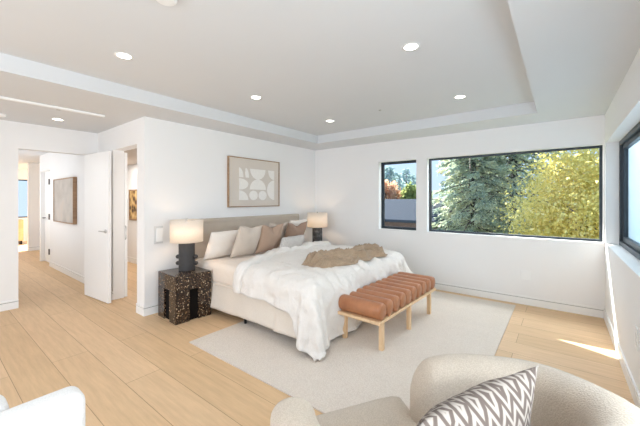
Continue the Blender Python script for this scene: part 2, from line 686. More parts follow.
# wall with the closet doorway
CX0, CX1 = -5.0, -4.22
bm = B()
bx(bm, XE, CX0, 1.69, 1.83, 0, ZS + 0.05)
bx(bm, CX0, CX1, 1.69, 1.83, 2.12, ZS + 0.05)
bx(bm, CX1, XA - 0.15, 1.69, 1.83, 0, ZS + 0.05)
mk('wall_closet', bm, M_wall, kind='structure')
bm = B()
bx(bm, -9.4, -4.16, 2.95, 3.1, 0, 2.6)
bx(bm, -9.4, -9.28, 1.87, 2.95, 0, 2.6)
mk('wall_closet_far', bm, M_wall, kind='structure')

# hall beyond the doorway
bm = B()
bx(bm, -8.63, XE - 0.13, 1.73, 1.87, 0, ZS + 0.05)
bx(bm, -9.44, -8.63, 1.73, 1.87, 2.06, ZS + 0.05)
bx(bm, -9.55, -9.44, 1.73, 1.87, 0, ZS + 0.05)
mk('wall_hall_right', bm, M_wall, kind='structure')
bm = B()
bx(bm, -15, XE - 0.13, 0.4, 0.55, 0, ZS + 0.05)
mk('wall_hall_left', bm, M_wall, kind='structure')
bm = B()
bx(bm, -11.75, -11.6, 1.87, 4.2, 0, ZS + 0.05)
bx(bm, -11.6, -9.4, 4.1, 4.2, 0, ZS + 0.05)
mk('wall_hall_far', bm, M_wall, kind='structure')
bm = B()
bx(bm, -14.6, -14.5, 0.4, 4.2, 0, 0.8)
bx(bm, -14.6, -14.5, 0.4, 4.2, 2.1, ZS + 0.05)
bx(bm, -14.6, -14.5, 0.4, 1.7, 0.8, 2.1)
bx(bm, -14.6, -14.5, 2.9, 4.2, 0.8, 2.1)
mk('wall_hall_end', bm, M_wall, kind='structure')


# baseboards: board with a thin reveal line along its upper edge
def baseboard(name, boxes):
    bm = B()
    for (x0, x1, y0, y1, ax) in boxes:
        bx(bm, x0, x1, y0, y1, 0.0, 0.088, 0)
        s = 0.007
        if ax == 'x-': bx(bm, x0, x1 - s, y0, y1, 0.088, 0.096, 1)
        if ax == 'x+': bx(bm, x0 + s, x1, y0, y1, 0.088, 0.096, 1)
        if ax == 'y-': bx(bm, x0, x1, y0, y1 - s, 0.088, 0.096, 1)
        if ax == 'y+': bx(bm, x0, x1, y0 + s, y1, 0.088, 0.096, 1)
        bx(bm, x0, x1, y0, y1, 0.096, 0.118, 0)
    return mk(name, bm, [M_trim, M_gap], kind='structure')


d_ = 0.012
baseboard('baseboard_back', [(XA + d_, XC - d_, YB - d_, YB, 'y+')])
baseboard('baseboard_left', [(XA, XA + d_, 1.69 - d_, YB, 'x-')])
baseboard('baseboard_right', [(XC - d_, XC, -2.7, YB, 'x+')])
baseboard('baseboard_closet', [(CX1 + 0.0, XA, 1.69 - d_, 1.69, 'y+'), (XE + 0.02, CX0, 1.69 - d_, 1.69, 'y+')])
baseboard('baseboard_entry', [(XE, XE + d_, -2.7, EY0, 'x-')])
baseboard('baseboard_hall', [(-8.63, XE - 0.13, 1.73 - d_, 1.73, 'y+')])
baseboard('baseboard_hall_far', [(-11.6, -11.6 + d_, 1.87, 4.0, 'x-')])
baseboard('baseboard_closet_far', [(-9.2, -4.2, 2.95 - d_, 2.95, 'y+')])


# windows
def win(name, ax, a0, a1, z0, z1, pos, fw, depth=0.05, sash=0.0):
    bm = B()
    def bar(u0, u1, v0, v1, e=0.0):
        if ax == 'y': bx(bm, u0, u1, pos - e, pos + depth, v0, v1)
        else: bx(bm, pos - e, pos + depth, u0, u1, v0, v1)
    bar(a0, a0 + fw, z0, z1); bar(a1 - fw, a1, z0, z1)
    bar(a0 + fw, a1 - fw, z0, z0 + fw); bar(a0 + fw, a1 - fw, z1 - fw, z1)
    o = mk(name, bm, M_frame, kind='structure')
    bm = B()
    g = depth * 0.6
    if sash:
        bm2 = B()
        keep = bm
        bm = bm2
        i0, i1, j0, j1 = a0 + fw, a1 - fw, z0 + fw, z1 - fw
        def bar2(u0, u1, v0, v1):
            if ax == 'y': bx(bm2, u0, u1, pos + depth * 0.35, pos + depth, v0, v1)
            else: bx(bm2, pos + depth * 0.35, pos + depth, u0, u1, v0, v1)
        bar2(i0, i0 + sash, j0, j1); bar2(i1 - sash, i1, j0, j1)
        bar2(i0 + sash, i1 - sash, j0, j0 + sash); bar2(i0 + sash, i1 - sash, j1 - sash, j1)
        mk('window_sash', bm2, M_frame, o)
        bm = keep
    a0 += fw * 0.9; a1 -= fw * 0.9; z0 += fw * 0.9; z1 -= fw * 0.9
    if ax == 'y': bx(bm, a0, a1, pos + g, pos + g + 0.008, z0, z1)
    else: bx(bm, pos + g, pos + g + 0.008, a0, a1, z0, z1)
    mk('glass_pane', bm, M_glass, o)
    return o


w = win('window_1', 'y', W1[0], W1[1], Z0, Z1, YB + 0.10, 0.02, 0.05, sash=0.022)
bm = B()
bx(bm, -2.26, -2.16, YB + 0.08, YB + 0.10, Z0 + 0.008, Z0 + 0.03)
mk('window_latch', bm, M_frame, w, bevel=0.004)
win('window_2', 'y', W2[0], W2[1], Z0, Z1, YB + 0.10, 0.028, 0.05)
w3 = win('window_3', 'x', R0, R1, Z0, Z1, XC + 0.115, 0.05, 0.07, sash=0.05)


def diffuser_mat():
    m, nt, b = newmat('pane_diffuser')
    out = nt.nodes['Material Output']
    t = nt.nodes.new('ShaderNodeTexCoord')
    n = nt.nodes.new('ShaderNodeTexNoise')
    n.inputs['Scale'].default_value = 300
    nt.links.new(t.outputs['Object'], n.inputs['Vector'])
    r = ramp(nt, [(0.3, srgb(112, 129, 139)), (0.7, srgb(122, 140, 150))])
    nt.links.new(n.outputs['Fac'], r.inputs[0])
    tl = nt.nodes.new('ShaderNodeBsdfTranslucent')
    nt.links.new(r.outputs[0], tl.inputs[0])
    tr = nt.nodes.new('ShaderNodeBsdfTransparent')
    mx = nt.nodes.new('ShaderNodeMixShader')
    mx.inputs[0].default_value = 0.9
    nt.links.new(tr.outputs[0], mx.inputs[1])
    nt.links.new(tl.outputs[0], mx.inputs[2])
    nt.links.new(mx.outputs[0], out.inputs['Surface'])
    return m


bm = B()
bm.faces.new([bm.verts.new((XC + 0.179, y, z)) for y, z in ((R0 + 0.09, Z0 + 0.09), (R1 - 0.09, Z0 + 0.09), (R1 - 0.09, Z1 - 0.09), (R0 + 0.09, Z1 - 0.09))])
mk('pane_diffuser', bm, diffuser_mat(), w3)  # added translucent sheet, stands in for pale sky-lit glass and spreads the fill
win('window_4', 'x', -1.2, 1.55, Z0, Z1, XC + 0.115, 0.05, 0.07)
win('window_5', 'y', -3.8, 0.5, 0.3, 2.38, -2.88, 0.05, 0.06)
win('window_6', 'x', 1.7, 2.9, 0.8, 2.1, -14.58, 0.04, 0.06)


# doors
def lever(bm, s=1):
    pass


bm = B()
dl = 0.745
bx(bm, 0, dl, -0.02, 0.02, 0.008, 2.082)
door = mk('door_1', bm, M_trim, kind='structure', bevel=0.003)
door.location = (-5.595, 1.535, 0)
door.rotation_euler = (0, 0, math.atan2(0.065, 0.745))
bm = B()
for sgn in (-1, 1):
    bm2v = []
    tube(bm, [(dl - 0.06, sgn * 0.02, 0.985), (dl - 0.06, sgn * 0.032, 0.985)], 0.026, 16)
    tube(bm, [(dl - 0.06, sgn * 0.03, 0.985), (dl - 0.06, sgn * 0.06, 0.985)], 0.01, 10)
    tube(bm, [(dl - 0.055, sgn * 0.058, 0.985), (dl - 0.18, sgn * 0.058, 0.985)], 0.009, 10)
mk('door_handle', bm, M_chrome, door, smooth=True)
bm = B()   # closet pocket door, nearly all the way in the wall
bx(bm, -5.12, -4.99, 1.831, 1.87, 0.01, 2.1)
d3 = mk('door_3', bm, M_trim, kind='structure', bevel=0.002)
bm = B()
tube(bm, [(-4.998, 1.845, 0.84), (-4.975, 1.845, 0.86), (-4.975, 1.845, 1.02), (-4.998, 1.845, 1.04)], 0.008, 8)
bx(bm, -5.01, -4.992, 1.838, 1.845, 0.89, 0.99)
mk('door_handle', bm, M_chrome, d3)

bm = B()   # closed door in the hall
bx(bm, -9.44, -8.65, 1.80, 1.84, 0.01, 2.06)
d2 = mk('door_2', bm, M_trim, kind='structure')
bm = B()
for z in (0.3, 1.05, 1.8):
    bx(bm, -8.685, -8.632, 1.712, 1.731, z - 0.06, z + 0.06)
mk('door_hinge', bm, M_hinge, d2)
bm = B()
tube(bm, [(-9.37, 1.80, 1.0), (-9.37, 1.75, 1.0), (-9.25, 1.75, 1.0)], 0.01, 8)
mk('door_handle', bm, M_hinge, d2)


# recessed ceiling lights
def downlight(x, y, z, label):
    t = empty('recessed_light', (x, y, z), label, 'ceiling light', 'recessed lights in the white ceiling')
    bm = B()
    lathe(bm, [(0.050, -0.001), (0.066, -0.004), (0.068, -0.0005), (0.068, 0.0)], 32, close=False)
    lathe(bm, [(0.046, 0.0), (0.050, -0.001)], 32, close=False)
    mk('trim_ring', bm, M_plate, t, smooth=True)
    bm = B()
    lathe(bm, [(0.049, -0.0012), (0.0001, -0.0012)], 32, close=False)
    mk('lens', bm, M_led, t)
    l = bpy.data.lights.new('recessed_lamp', 'SPOT')
    l.energy = 6
    l.spot_size = 1.9
    l.spot_blend = 0.9
    l.shadow_soft_size = 0.06
    l.color = (0.97, 0.97, 1.0)
    lo = bpy.data.objects.new('recessed_lamp', l)
    link(lo, t)
    lo.location = (0, 0, -0.02)
    return t


downlight(-2.775, 1.015, ZT, 'recessed ceiling light in the tray, nearest the entry side soffit at upper left')
downlight(-2.724, 2.34, ZT, 'recessed tray ceiling light, second from the left, roughly above the left lamp')
downlight(-0.895, 2.282, ZT, 'largest recessed ceiling light in the tray, above the bench and upper centre right')
downlight(-0.895, 3.732, ZT, 'recessed ceiling light in the tray nearest the wide window')
downlight(-2.679, 3.705, ZT, 'small recessed ceiling light in the tray by its far left corner')
downlight(-5.035, 1.088, ZS, 'recessed light in the low ceiling before the entry doorway')

# other ceiling fittings
bm = B()
lathe(bm, [(0.06, 0), (0.06, -0.018), (0.048, -0.03), (0.02, -0.032)], 32, (-1.77, 0.86, ZT))
tag(mk('smoke_detector', bm, M_plate, smooth=False, bevel=0.004), 'round white smoke detector on the tray ceiling at the top edge', 'smoke detector')
bm = B()
lathe(bm, [(0.05, 0), (0.05, -0.02), (0.035, -0.03), (0.015, -0.03)], 24, (-5.25, 0.60, ZS))
tag(mk('ceiling_sensor', bm, M_plate, bevel=0.004), 'small round white sensor on the low ceiling at the far left', 'sensor')
bm = B()
lathe(bm, [(0.018, 0), (0.018, -0.006), (0.008, -0.012)], 16, (-1.841, 3.644, ZT))
tag(mk('sprinkler_cap', bm, M_plategrey), 'tiny round sprinkler cap on the tray ceiling towards the windows', 'sprinkler')
t = empty('curtain_track', (-4.36, 0.45, ZS), 'thin white track running along the low ceiling by the entry', 'track')
bm = B()
bx(bm, -0.012, 0.028, -1.2, 0.93, -0.022, 0)
mk('rail', bm, M_trim, t, bevel=0.002)
bm = B()
bx(bm, -0.10, -0.012, 0.50, 0.53, -0.014, 0)
mk('bracket', bm, M_plategrey, t, bevel=0.002)

# wall plates
t = empty('wall_switch', (XA, 1.855, 0.975), 'white wall switch panel on the wall beside the left lamp', 'switch')
bm = B(); bx(bm, 0, 0.010, -0.055, 0.055, -0.11, 0.11); mk('plate', bm, plain('switch_grey', srgb(214, 214, 213), 0.4, noise_scale=10, var=0.02), t, bevel=0.003)
bm = B(); bx(bm, 0.010, 0.022, -0.03, 0.05, -0.085, 0.085); mk('rocker', bm, M_plate, t, bevel=0.003)
t = empty('power_outlet', (-0.37, YB, 0.40), 'white wall outlet low on the wall under the wide window', 'outlet')
bm = B(); bx(bm, -0.06, 0.06, -0.007, 0, -0.062, 0.062); mk('plate', bm, M_plate, t, bevel=0.003)
bm = B()
for dx in (-0.027, 0.027):
    bx(bm, dx - 0.018, dx + 0.018, -0.010, -0.007, -0.036, 0.036)
mk('socket', bm, M_plate, t, bevel=0.002)
t = empty('power_outlet', (XC, 3.05, 0.46), 'white wall outlet on the right wall under the side window', 'outlet')
bm = B(); bx(bm, -0.008, 0, -0.045, 0.045, -0.075, 0.075); mk('plate', bm, M_plate, t, bevel=0.003)
bm = B(); bx(bm, -0.012, -0.008, -0.022, 0.022, -0.045, 0.045); mk('socket', bm, M_plate, t, bevel=0.002)

# ================================================================== bed
BX0, BX1, BY0, BY1 = -3.90, -1.84, 2.25, 4.34
bed = empty('bed', (-2.87, 3.295, 0.01), 'king bed with upholstered beige headboard and linen skirt', 'bed')
ox, oy, oz = bed.location


def L(x, y, z):
    return (x - ox, y - oy, z - oz)


bm = B()
bx(bm, XA + 0.008 - ox, -3.90 - ox, 2.235 - oy, 4.415 - oy, 0.0, 1.15 - oz)
hb = mk('headboard', bm, M_head, bed, bevel=0.022, seg=4)
bm = B()   # piping along the front border of the headboard
pz = 1.105 - oz
tube(bm, [(-3.897 - ox, 2.285 - oy, 0.3), (-3.897 - ox, 2.285 - oy, pz), (-3.897 - ox, 4.375 - oy, pz), (-3.897 - ox, 4.375 - oy, 0.3)], 0.006, 8)
mk('piping', bm, M_head, hb, smooth=True)
bm = B()
bx(bm, -3.88 - ox, BX1 - 0.03 - ox, BY0 + 0.03 - oy, BY1 - 0.03 - oy, 0.14, 0.36)
mk('base', bm, M_skirt, bed, bevel=0.02)


# linen skirt hanging round three sides
def skirt():
    bm = B()
    path = []
    n1, n2 = 90, 80
    for i in range(n1 + 1):
        path.append((BX0 + 0.03 + (BX1 - BX0 - 0.03) * i / n1, BY0, 0, -1))
    for i in range(1, n2):
        path.append((BX1, BY0 + (BY1 - BY0) * i / n2, 1, 0))
    for i in range(n1 + 1):
        path.append((BX1 - (BX1 - BX0 - 0.03) * i / n1, BY1, 0, 1))
    rows = []
    m = 10
    for k, (x, y, nx, ny) in enumerate(path):
        s = k * 0.024
        row = []
        for j in range(m + 1):
            f = j / m
            z = 0.395 - f * (0.395 - (0.082 + 0.012 * nz(s * 1.7, 3)))
            o = 0.012 * f * nz(s * 4, f * 1.5, 1) + 0.022 * f * nz(s * 1.2, 5.0) + 0.03 * f
            if ny < 0 and x > -2.31:
                o += 0.022 * f
            if x > BX1 - 0.06 and ny:
                o *= 0.8
            row.append(bm.verts.new((x + nx * o - ox, y + ny * o - oy, z)))
        rows.append(row)
    for a, b in zip(rows, rows[1:]):
        for j in range(m):
            bm.faces.new((a[j], b[j], b[j + 1], a[j + 1]))
    o = mk('bed_skirt', bm, M_skirt, bed, smooth=True)
    sd = o.modifiers.new('solid', 'SOLIDIFY'); sd.thickness = 0.008
    return o


skirt()
for (x, y) in ((-2.84, 2.285), (-1.97, 2.285), (-2.78, 4.28), (-1.93, 4.28), (-3.8, 2.3), (-3.8, 4.28)):
    bm = B()
    lathe(bm, [(0.014, 0.0 if x > -2.95 else -0.01), (0.022, 0.16)], 16, (x - ox, y - oy, 0))
    mk('leg', bm, M_black, bed, smooth=True)
bm = B()
bx(bm, -3.885 - ox, BX1 + 0.005 - ox, BY0 - 0.005 - oy, BY1 + 0.005 - oy, 0.36, 0.625)
mt = mk('mattress', bm, M_sheet, bed, bevel=0.07, seg=5, smooth=True)
bm = B()
tube(bm, [(-3.86 - ox, BY0 - 0.008 - oy, 0.375), (BX1 - 0.03 - ox, BY0 - 0.008 - oy, 0.375), (BX1 + 0.006 - ox, BY0 + 0.03 - oy, 0.375), (BX1 + 0.006 - ox, BY1 - oy, 0.375)], 0.008, 8)
mk('piping', bm, M_sheet, mt, smooth=True)

# duvet --------------------------------------------------------------
DZ = 0.640
DR = 0.13
DX1, DY0, DY1 = -1.80, 2.205, 4.385     # box that the duvet wraps


def head_edge(Y):
    return -2.93 - 0.36 * sm(2.25, 3.25, Y)


def drape(X, Y, extra=0.0):
    """flat cloth coordinates -> draped position (world)"""
    ix, iy0, iy1 = DX1 - DR, DY0 + DR, DY1 - DR
    dx = max(0.0, X - ix)
    dy = (Y - iy1) if Y > iy1 else ((Y - iy0) if Y < iy0 else 0.0)
    d2 = math.hypot(dx, dy)
    d = (dx ** 3.5 + abs(dy) ** 3.5) ** (1 / 3.5)
    q = DR * PI / 2
    w1 = nz(X * 3.1, Y * 3.1, 2) * 0.014 + nz(X * 9, Y * 9, 4) * 0.015 + nz(X * 22, Y * 22, 8) * 0.004
    wr = abs(nz(X * 2.2 + 0.6 * Y, Y * 5.5 - X * 2.0, 9)) * 0.045
    puff = 0.018 + w1 + wr + extra
    if d < 1e-6:
        return Vector((X, Y, DZ + puff))
    nx_, ny_ = dx / d2, dy / d2
    ang = math.atan2(abs(dy), dx)
    if dx == 0:
        per = X * 1.0
    elif dy == 0:
        per = Y * 1.0 + 7
    else:
        per = ang * 0.75 + 3
    bx_, by_ = min(X, ix), min(max(Y, iy0), iy1)
    if d < q:
        a = d / DR
        h, z = DR * math.sin(a), DZ - DR * (1 - math.cos(a))
        on_, uz = math.sin(a), math.cos(a)
    else:
        e = d - q
        fl = 0.07 + 0.04 * nz(per * 2, 1.3) + 0.16 * sm(0.0, 0.3, min(dx, abs(dy)))
        h, z = DR + fl * e, DZ - DR - e * 0.985
        on_, uz = 1.0, 0.1
    hang = sm(0.05, 0.45, d)
    fold = hang * (0.030 * math.sin(per * 11 + 2 * nz(per * 1.5, 0.4)) + 0.035 * nz(per * 3.2, d * 1.2, 6))
    corner = min(dx, abs(dy)) if (dx and dy) else 0.0
    fold += 0.06 * sm(0.0, 0.30, corner) * math.sin(PI * min(1, (d - 0.1) / 0.75)) if d > 0.1 else 0
    h += on_ * puff + fold
    z += uz * puff
    zf = 0.028
    if z < zf + 0.05:
        ov = (zf + 0.05) - z
        z = zf + 0.05 * math.exp(-ov * 12)
        h += ov * 0.30
    return Vector((bx_ + nx_ * h, by_ + ny_ * h, z))


def side_over(X):      # how far the cloth hangs past the near edge
    return 0.32 + 0.06 * sm(-2.8, -2.0, X) + 0.012 * nz(X * 4, 2) + 0.26 * sm(-2.06, -1.92, X)


FOOT = 0.68
bm = B()
NU, NV = 120, 150


def dv(u, v):
    Y = None
    y0, y1 = DY0 + DR, DY1 - DR
    for_x = None
    # first guess X to find the side overhang
    Xa = -2.95 + u * 1.7
    so_ = side_over(Xa)
    Y = (y0 - so_) + v * ((y1 + 0.40) - (y0 - so_))
    xh = head_edge(Y)
    X = xh + u * ((DX1 - DR + FOOT) - xh)
    return drape(X, Y)


grid(bm, NU, NV, dv)
duvet = mk('duvet', bm, M_duvet, smooth=True)
sd = duvet.modifiers.new('solid', 'SOLIDIFY'); sd.thickness = 0.03; sd.offset = -1
tag(duvet, 'white puffy duvet spread over the bed and falling to the rug at the foot corner', 'duvet')
bm = B()   # turned-back edge


def cuff(u, v):
    y0, y1 = DY0 + DR, DY1 - DR
    so_ = side_over(-2.85)
    Y = (y0 - so_ - 0.005) + v * ((y1 + 0.38) - (y0 - so_))
    w_ = 0.17 + 0.02 * nz(Y * 3, 4)
    a = u * PI
    off = (0.5 - 0.5 * math.cos(a)) * w_
    X = head_edge(Y) - 0.02 + off
    ex = -0.034 * (1 - u) ** 4 - 0.004 + 0.056 * math.sin(a) ** 0.6 + 0.006 * nz(Y * 9, u * 6) * math.sin(a)
    return drape(X, Y, ex)


grid(bm, 20, 110, cuff)
mk('turned_back_edge', bm, M_duvet, duvet, smooth=True)


# pillows -------------------------------------------------------------
def pillow(name, w_, h_, t_, mat, loc, rz, lean, label, group=None, roll=0.0, n=26, flange=0.0, seed=0, mats=None, chop=0.0):
    bm = B()
    for side in (-1, 1):
        def f(a, b):
            u, v = a * 2 - 1, b * 2 - 1
            uu = math.copysign(abs(u) ** 0.9, u); vv = math.copysign(abs(v) ** 0.9, v)
            x = w_ / 2 * uu * (1 - 0.07 * (1 - vv * vv) * uu * uu)
            z = h_ / 2 * vv * (1 - 0.07 * (1 - uu * uu) * vv * vv)
            k = max(0, (1 - abs(uu) ** 2.6)) * max(0, (1 - abs(vv) ** 2.6))
            th = t_ / 2 * k ** 0.62
            edge = sm(0.0, 0.25, k)
            wr = (nz(x * 9 + seed, z * 9, side * 3 + seed) * 0.010 + nz(x * 22, z * 22 + seed, side) * 0.004) * edge
            if chop:
                wr -= chop * math.exp(-(uu / 0.35) ** 2) * sm(0.1, 1.0, vv) * edge
                z -= chop * 1.2 * math.exp(-(uu / 0.40) ** 2) * sm(0.2, 1.0, vv)
            return (x, side * (th + wr), z + h_ / 2)
        grid(bm, n, n, f)
    bmesh.ops.remove_doubles(bm, verts=bm.verts[:], dist=0.0008)
    if flange:
        pass
    o = mk(name, bm, mat, smooth=True)
    o.matrix_world = Matrix.Translation(loc) @ Matrix.Rotation(rz, 4, 'Z') @ Matrix.Rotation(lean, 4, 'X') @ Matrix.Rotation(roll, 4, 'Y')
    tag(o, label, 'pillow', group)
    return o


# width runs along Y, front faces +X; lean tips the top towards the headboard
PB = 0.642
RZ = PI / 2
G_ = 'pillows propped on the bed'
pillow('pillow', 0.52, 0.41, 0.17, M_pil_white, (-3.66, 2.50, PB - 0.005), RZ + 0.08, 0.42, 'white pillow leaning on the headboard, nearest the left lamp', G_, seed=1)
pillow('pillow', 0.46, 0.47, 0.12, M_pil_white, (-3.72, 4.02, PB - 0.005), RZ, 0.34, 'white pillow mostly hidden behind the brown pillow at the right of the bed', G_, seed=2)
pillow('pillow', 0.47, 0.46, 0.17, M_pil_beige, (-3.47, 2.74, PB), RZ + 0.12, 0.36, 'light beige square pillow between the white pillow and the tan one', G_, seed=3, roll=0.05, chop=0.02)
pillow('pillow', 0.45, 0.45, 0.16, M_pil_tan, (-3.44, 3.15, PB), RZ + 0.05, 0.34, 'tan square pillow in the middle of the bed', G_, seed=4, chop=0.035)
pillow('pillow', 0.40, 0.45, 0.12, M_pil_beige, (-3.64, 3.46, PB), RZ, 0.36, 'beige pillow peeking out right behind the tan square pillow', G_, seed=8, chop=0.02)
pillow('pillow', 0.46, 0.44, 0.16, M_pil_brown, (-3.50, 3.76, PB), RZ - 0.02, 0.34, 'brown square pillow standing behind the small patterned lumbar pillow', G_, seed=5, chop=0.045)
pillow('pillow', 0.54, 0.24, 0.13, M_lumbar, (-3.27, 3.47, PB + 0.012), RZ + 0.02, 0.42, 'small grey and white patterned lumbar pillow in front of the brown pillow', G_, seed=6)


# throw blanket --------------------------------------------------------
def throw():
    bm = B()
    P0 = Vector((-2.24, 2.68)); P1 = Vector((-2.02, 3.98))
    ax = (P1 - P0); ln = ax.length; ax.normalize()
    px = Vector((-ax.y, ax.x))

    def wid(u):
        return 0.21 + 0.025 * math.sin(u * 4 + 0.4) + 0.02 * nz(u * 4, 2.2)

    def f(u, v):
        s = u * ln
        t = (v * 2 - 1)
        w_ = wid(u) * (0.55 + 0.45 * min(1, math.sin(PI * min(1, max(0, u))) * 2.2 + 0.15))
        p = P0 + ax * (s + 0.05 * nz(t * 2, u * 3, 5)) + px * (t * w_ + 0.06 * nz(u * 6, 7.7) - 0.02)
        e = max(0.0, (1 - abs(t) ** 4)) * min(1.0, 12 * u + 0.0, 12 * (1 - u))
        r1 = 1 - abs(nz(s * 2.2 + t * 1.5, t * 1.8 + s * 1.5, 11)) * 2.2
        r2 = 1 - abs(nz(s * 5.5 - t * 2.2, t * 2.4 + s * 2.0, 17)) * 2.0
        r3 = 1 - abs(nz(s * 9 + t * 3, t * 3 + s * 3.0, 23)) * 2.2
        h = 0.012 + 0.085 * max(0, r1) ** 1.3 + 0.040 * max(0, r2) ** 1.5 + 0.012 * max(0, r3) + 0.02 * sm(0.2, 0.9, 1 - abs(t + 0.1))
        z = DZ + 0.03 + h * e ** 0.6
        return (p.x, p.y, z)
    V = grid(bm, 130, 60, f)
    o = mk('throw_blanket', bm, M_throw, smooth=True)
    sd = o.modifiers.new('solid', 'SOLIDIFY'); sd.thickness = 0.014; sd.offset = -1
    tag(o, 'crumpled brown knitted throw lying across the foot of the white bed', 'blanket')


throw()

# ================================================================== nightstands and lamps
def nightstand(x, y, label):
    t = empty('nightstand', (x, y, 0), label, 'nightstand', 'dark speckled nightstands beside the bed')
    hx, hy, h, zs = 0.235, 0.22, 0.545, 0.365
    bm = B(); bx(bm, -hx, hx, -hy, hy, zs, h)
    mk('top_block', bm, M_terr, t, bevel=0.006)
    lx, ly = 0.168, 0.165
    for sx_ in (-1, 1):
        for sy_ in (-1, 1):
            bm = B()
            x0, x1 = (hx - lx, hx) if sx_ > 0 else (-hx, -hx + lx)
            y0, y1 = (hy - ly, hy) if sy_ > 0 else (-hy, -hy + ly)
            bx(bm, x0, x1, y0, y1, 0, zs)
            mk('leg', bm, M_terr, t, bevel=0.004)
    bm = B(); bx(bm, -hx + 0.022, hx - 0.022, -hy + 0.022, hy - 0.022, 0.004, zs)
    mk('slot_shade', bm, M_slotshade, t)  # added dark block in place of the shade inside the slots
    return t


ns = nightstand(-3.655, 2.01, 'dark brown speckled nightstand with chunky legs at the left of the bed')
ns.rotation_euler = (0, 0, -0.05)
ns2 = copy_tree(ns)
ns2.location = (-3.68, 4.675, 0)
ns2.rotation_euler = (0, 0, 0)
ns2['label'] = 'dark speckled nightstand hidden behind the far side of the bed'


def lamp(x, y, z, label, mat, knobs=True):
    t = empty('table_lamp', (x, y, z), label, 'lamp', 'drum shade lamps on the nightstands')
    bm = B()
    lathe(bm, [(0.09, 0.0), (0.094, 0.004), (0.094, 0.335), (0.088, 0.343), (0.02, 0.345)], 40)
    mk('lamp_base', bm, mat, t, smooth=False, bevel=0.003)
    bm = B()
    lathe(bm, [(0.012, 0.33), (0.012, 0.42)], 16)
    mk('stem', bm, M_black, t)
    if knobs:
        d = Vector((0.79, 0.61, 0))
        for sg in (-1, 1):
            for zz in (0.085, 0.165):
                bm = B()
                c = d * sg * 0.108
                prof = [(0.0005 if abs(a) == 90 else 0.03 * math.cos(math.radians(a)), 0.026 * math.sin(math.radians(a))) for a in range(-90, 91, 15)]
                lathe(bm, prof, 20, (c.x, c.y, zz))
                mk('knob', bm, mat, t, smooth=True)
    bm = B()
    R, z0, z1 = 0.192, 0.352, 0.622
    n = 64
    lathe(bm, [(R - 0.004, z0), (R, z0), (R, z1), (R - 0.004, z1), (R - 0.004, z0)], n, close=False)
    sh = mk('lamp_shade', bm, M_shade, t, smooth=False)
    for p in sh.data.polygons: p.use_smooth = abs(p.normal.z) < 0.5
    bm = B()
    for a in range(3):
        c, s = math.cos(a * 2 * PI / 3), math.sin(a * 2 * PI / 3)
        tube(bm, [(0.01 * c, 0.01 * s, z1 - 0.015), ((R - 0.004) * c, (R - 0.004) * s, z1 - 0.015)], 0.0025, 6)
    lathe(bm, [(0.008, z1 - 0.02), (0.014, z1 + 0.0), (0.013, z1 + 0.014), (0.004, z1 + 0.02)], 16)
    tube(bm, [(0, 0, 0.42), (0, 0, z1 - 0.01)], 0.003, 6)
    mk('finial', bm, M_chrome, t)
    bm = B()
    lathe(bm, [(0.004, 0.42), (0.02, 0.44), (0.03, 0.48), (0.02, 0.51), (0.002, 0.52)], 16)
    mk('bulb', bm, emit('bulb_glow', (1, 0.78, 0.52, 1), 4), t, smooth=True)
    l = bpy.data.lights.new('lamp_bulb', 'POINT')
    l.energy = 1.7
    l.shadow_soft_size = 0.03
    l.color = (1.0, 0.70, 0.46)
    lo = bpy.data.objects.new('lamp_bulb', l)
    link(lo, t)
    lo.location = (0.04, -0.03, 0.47)
    return t


lamp(-3.68, 2.05, 0.545, 'dark clay table lamp with round side knobs and lit linen drum shade, left of bed', M_lampbase)
lamp(-3.68, 4.675, 0.545, 'mottled dark grey table lamp with drum shade beyond the right side of the bed', M_lampstone, knobs=False)

# ================================================================== artwork above the bed
AY0, AY1, AZ0, AZ1 = 2.876, 3.954, 1.300, 2.085
t = empty('framed_art', (XA, (AY0 + AY1) / 2, (AZ0 + AZ1) / 2), 'framed beige abstract picture of cream half circles above the headboard', 'picture')
aw, ah = (AY1 - AY0) / 2, (AZ1 - AZ0) / 2
bm = B()
fw = 0.014
bx(bm, 0.002, 0.042, -aw, -aw + fw, -ah, ah); bx(bm, 0.002, 0.042, aw - fw, aw, -ah, ah)
bx(bm, 0.002, 0.042, -aw + fw, aw - fw, -ah, -ah + fw); bx(bm, 0.002, 0.042, -aw + fw, aw - fw, ah - fw, ah)
mk('frame', bm, M_walnut, t, bevel=0.002)
bm = B(); bx(bm, 0.004, 0.028, -aw + fw, aw - fw, -ah + fw, ah - fw); mk('mat_board', bm, M_mat, t)
iy0, iy1, iz0, iz1 = -aw + 0.20, aw - 0.125, -ah + 0.10, ah - 0.155
bm = B(); bx(bm, 0.028, 0.031, iy0, iy1, iz0, iz1); mk('paper', bm, M_artbase, t)
bm = B()


def artpoly(pts):
    lo = [bm.verts.new((0.031, iy0 + (iy1 - iy0) * p[0], iz0 + (iz1 - iz0) * p[1])) for p in pts]
    hi = [bm.verts.new((0.034, iy0 + (iy1 - iy0) * p[0], iz0 + (iz1 - iz0) * p[1])) for p in pts]
    bm.faces.new(hi)
    k = len(pts)
    for i in range(k):
        bm.faces.new((lo[i], lo[(i + 1) % k], hi[(i + 1) % k], hi[i]))


def arc(cx, cy, rx, ry, a0, a1, n=20):
    return [(cx + rx * math.cos(math.radians(a0 + (a1 - a0) * i / n)), cy + ry * math.sin(math.radians(a0 + (a1 - a0) * i / n))) for i in range(n + 1)]


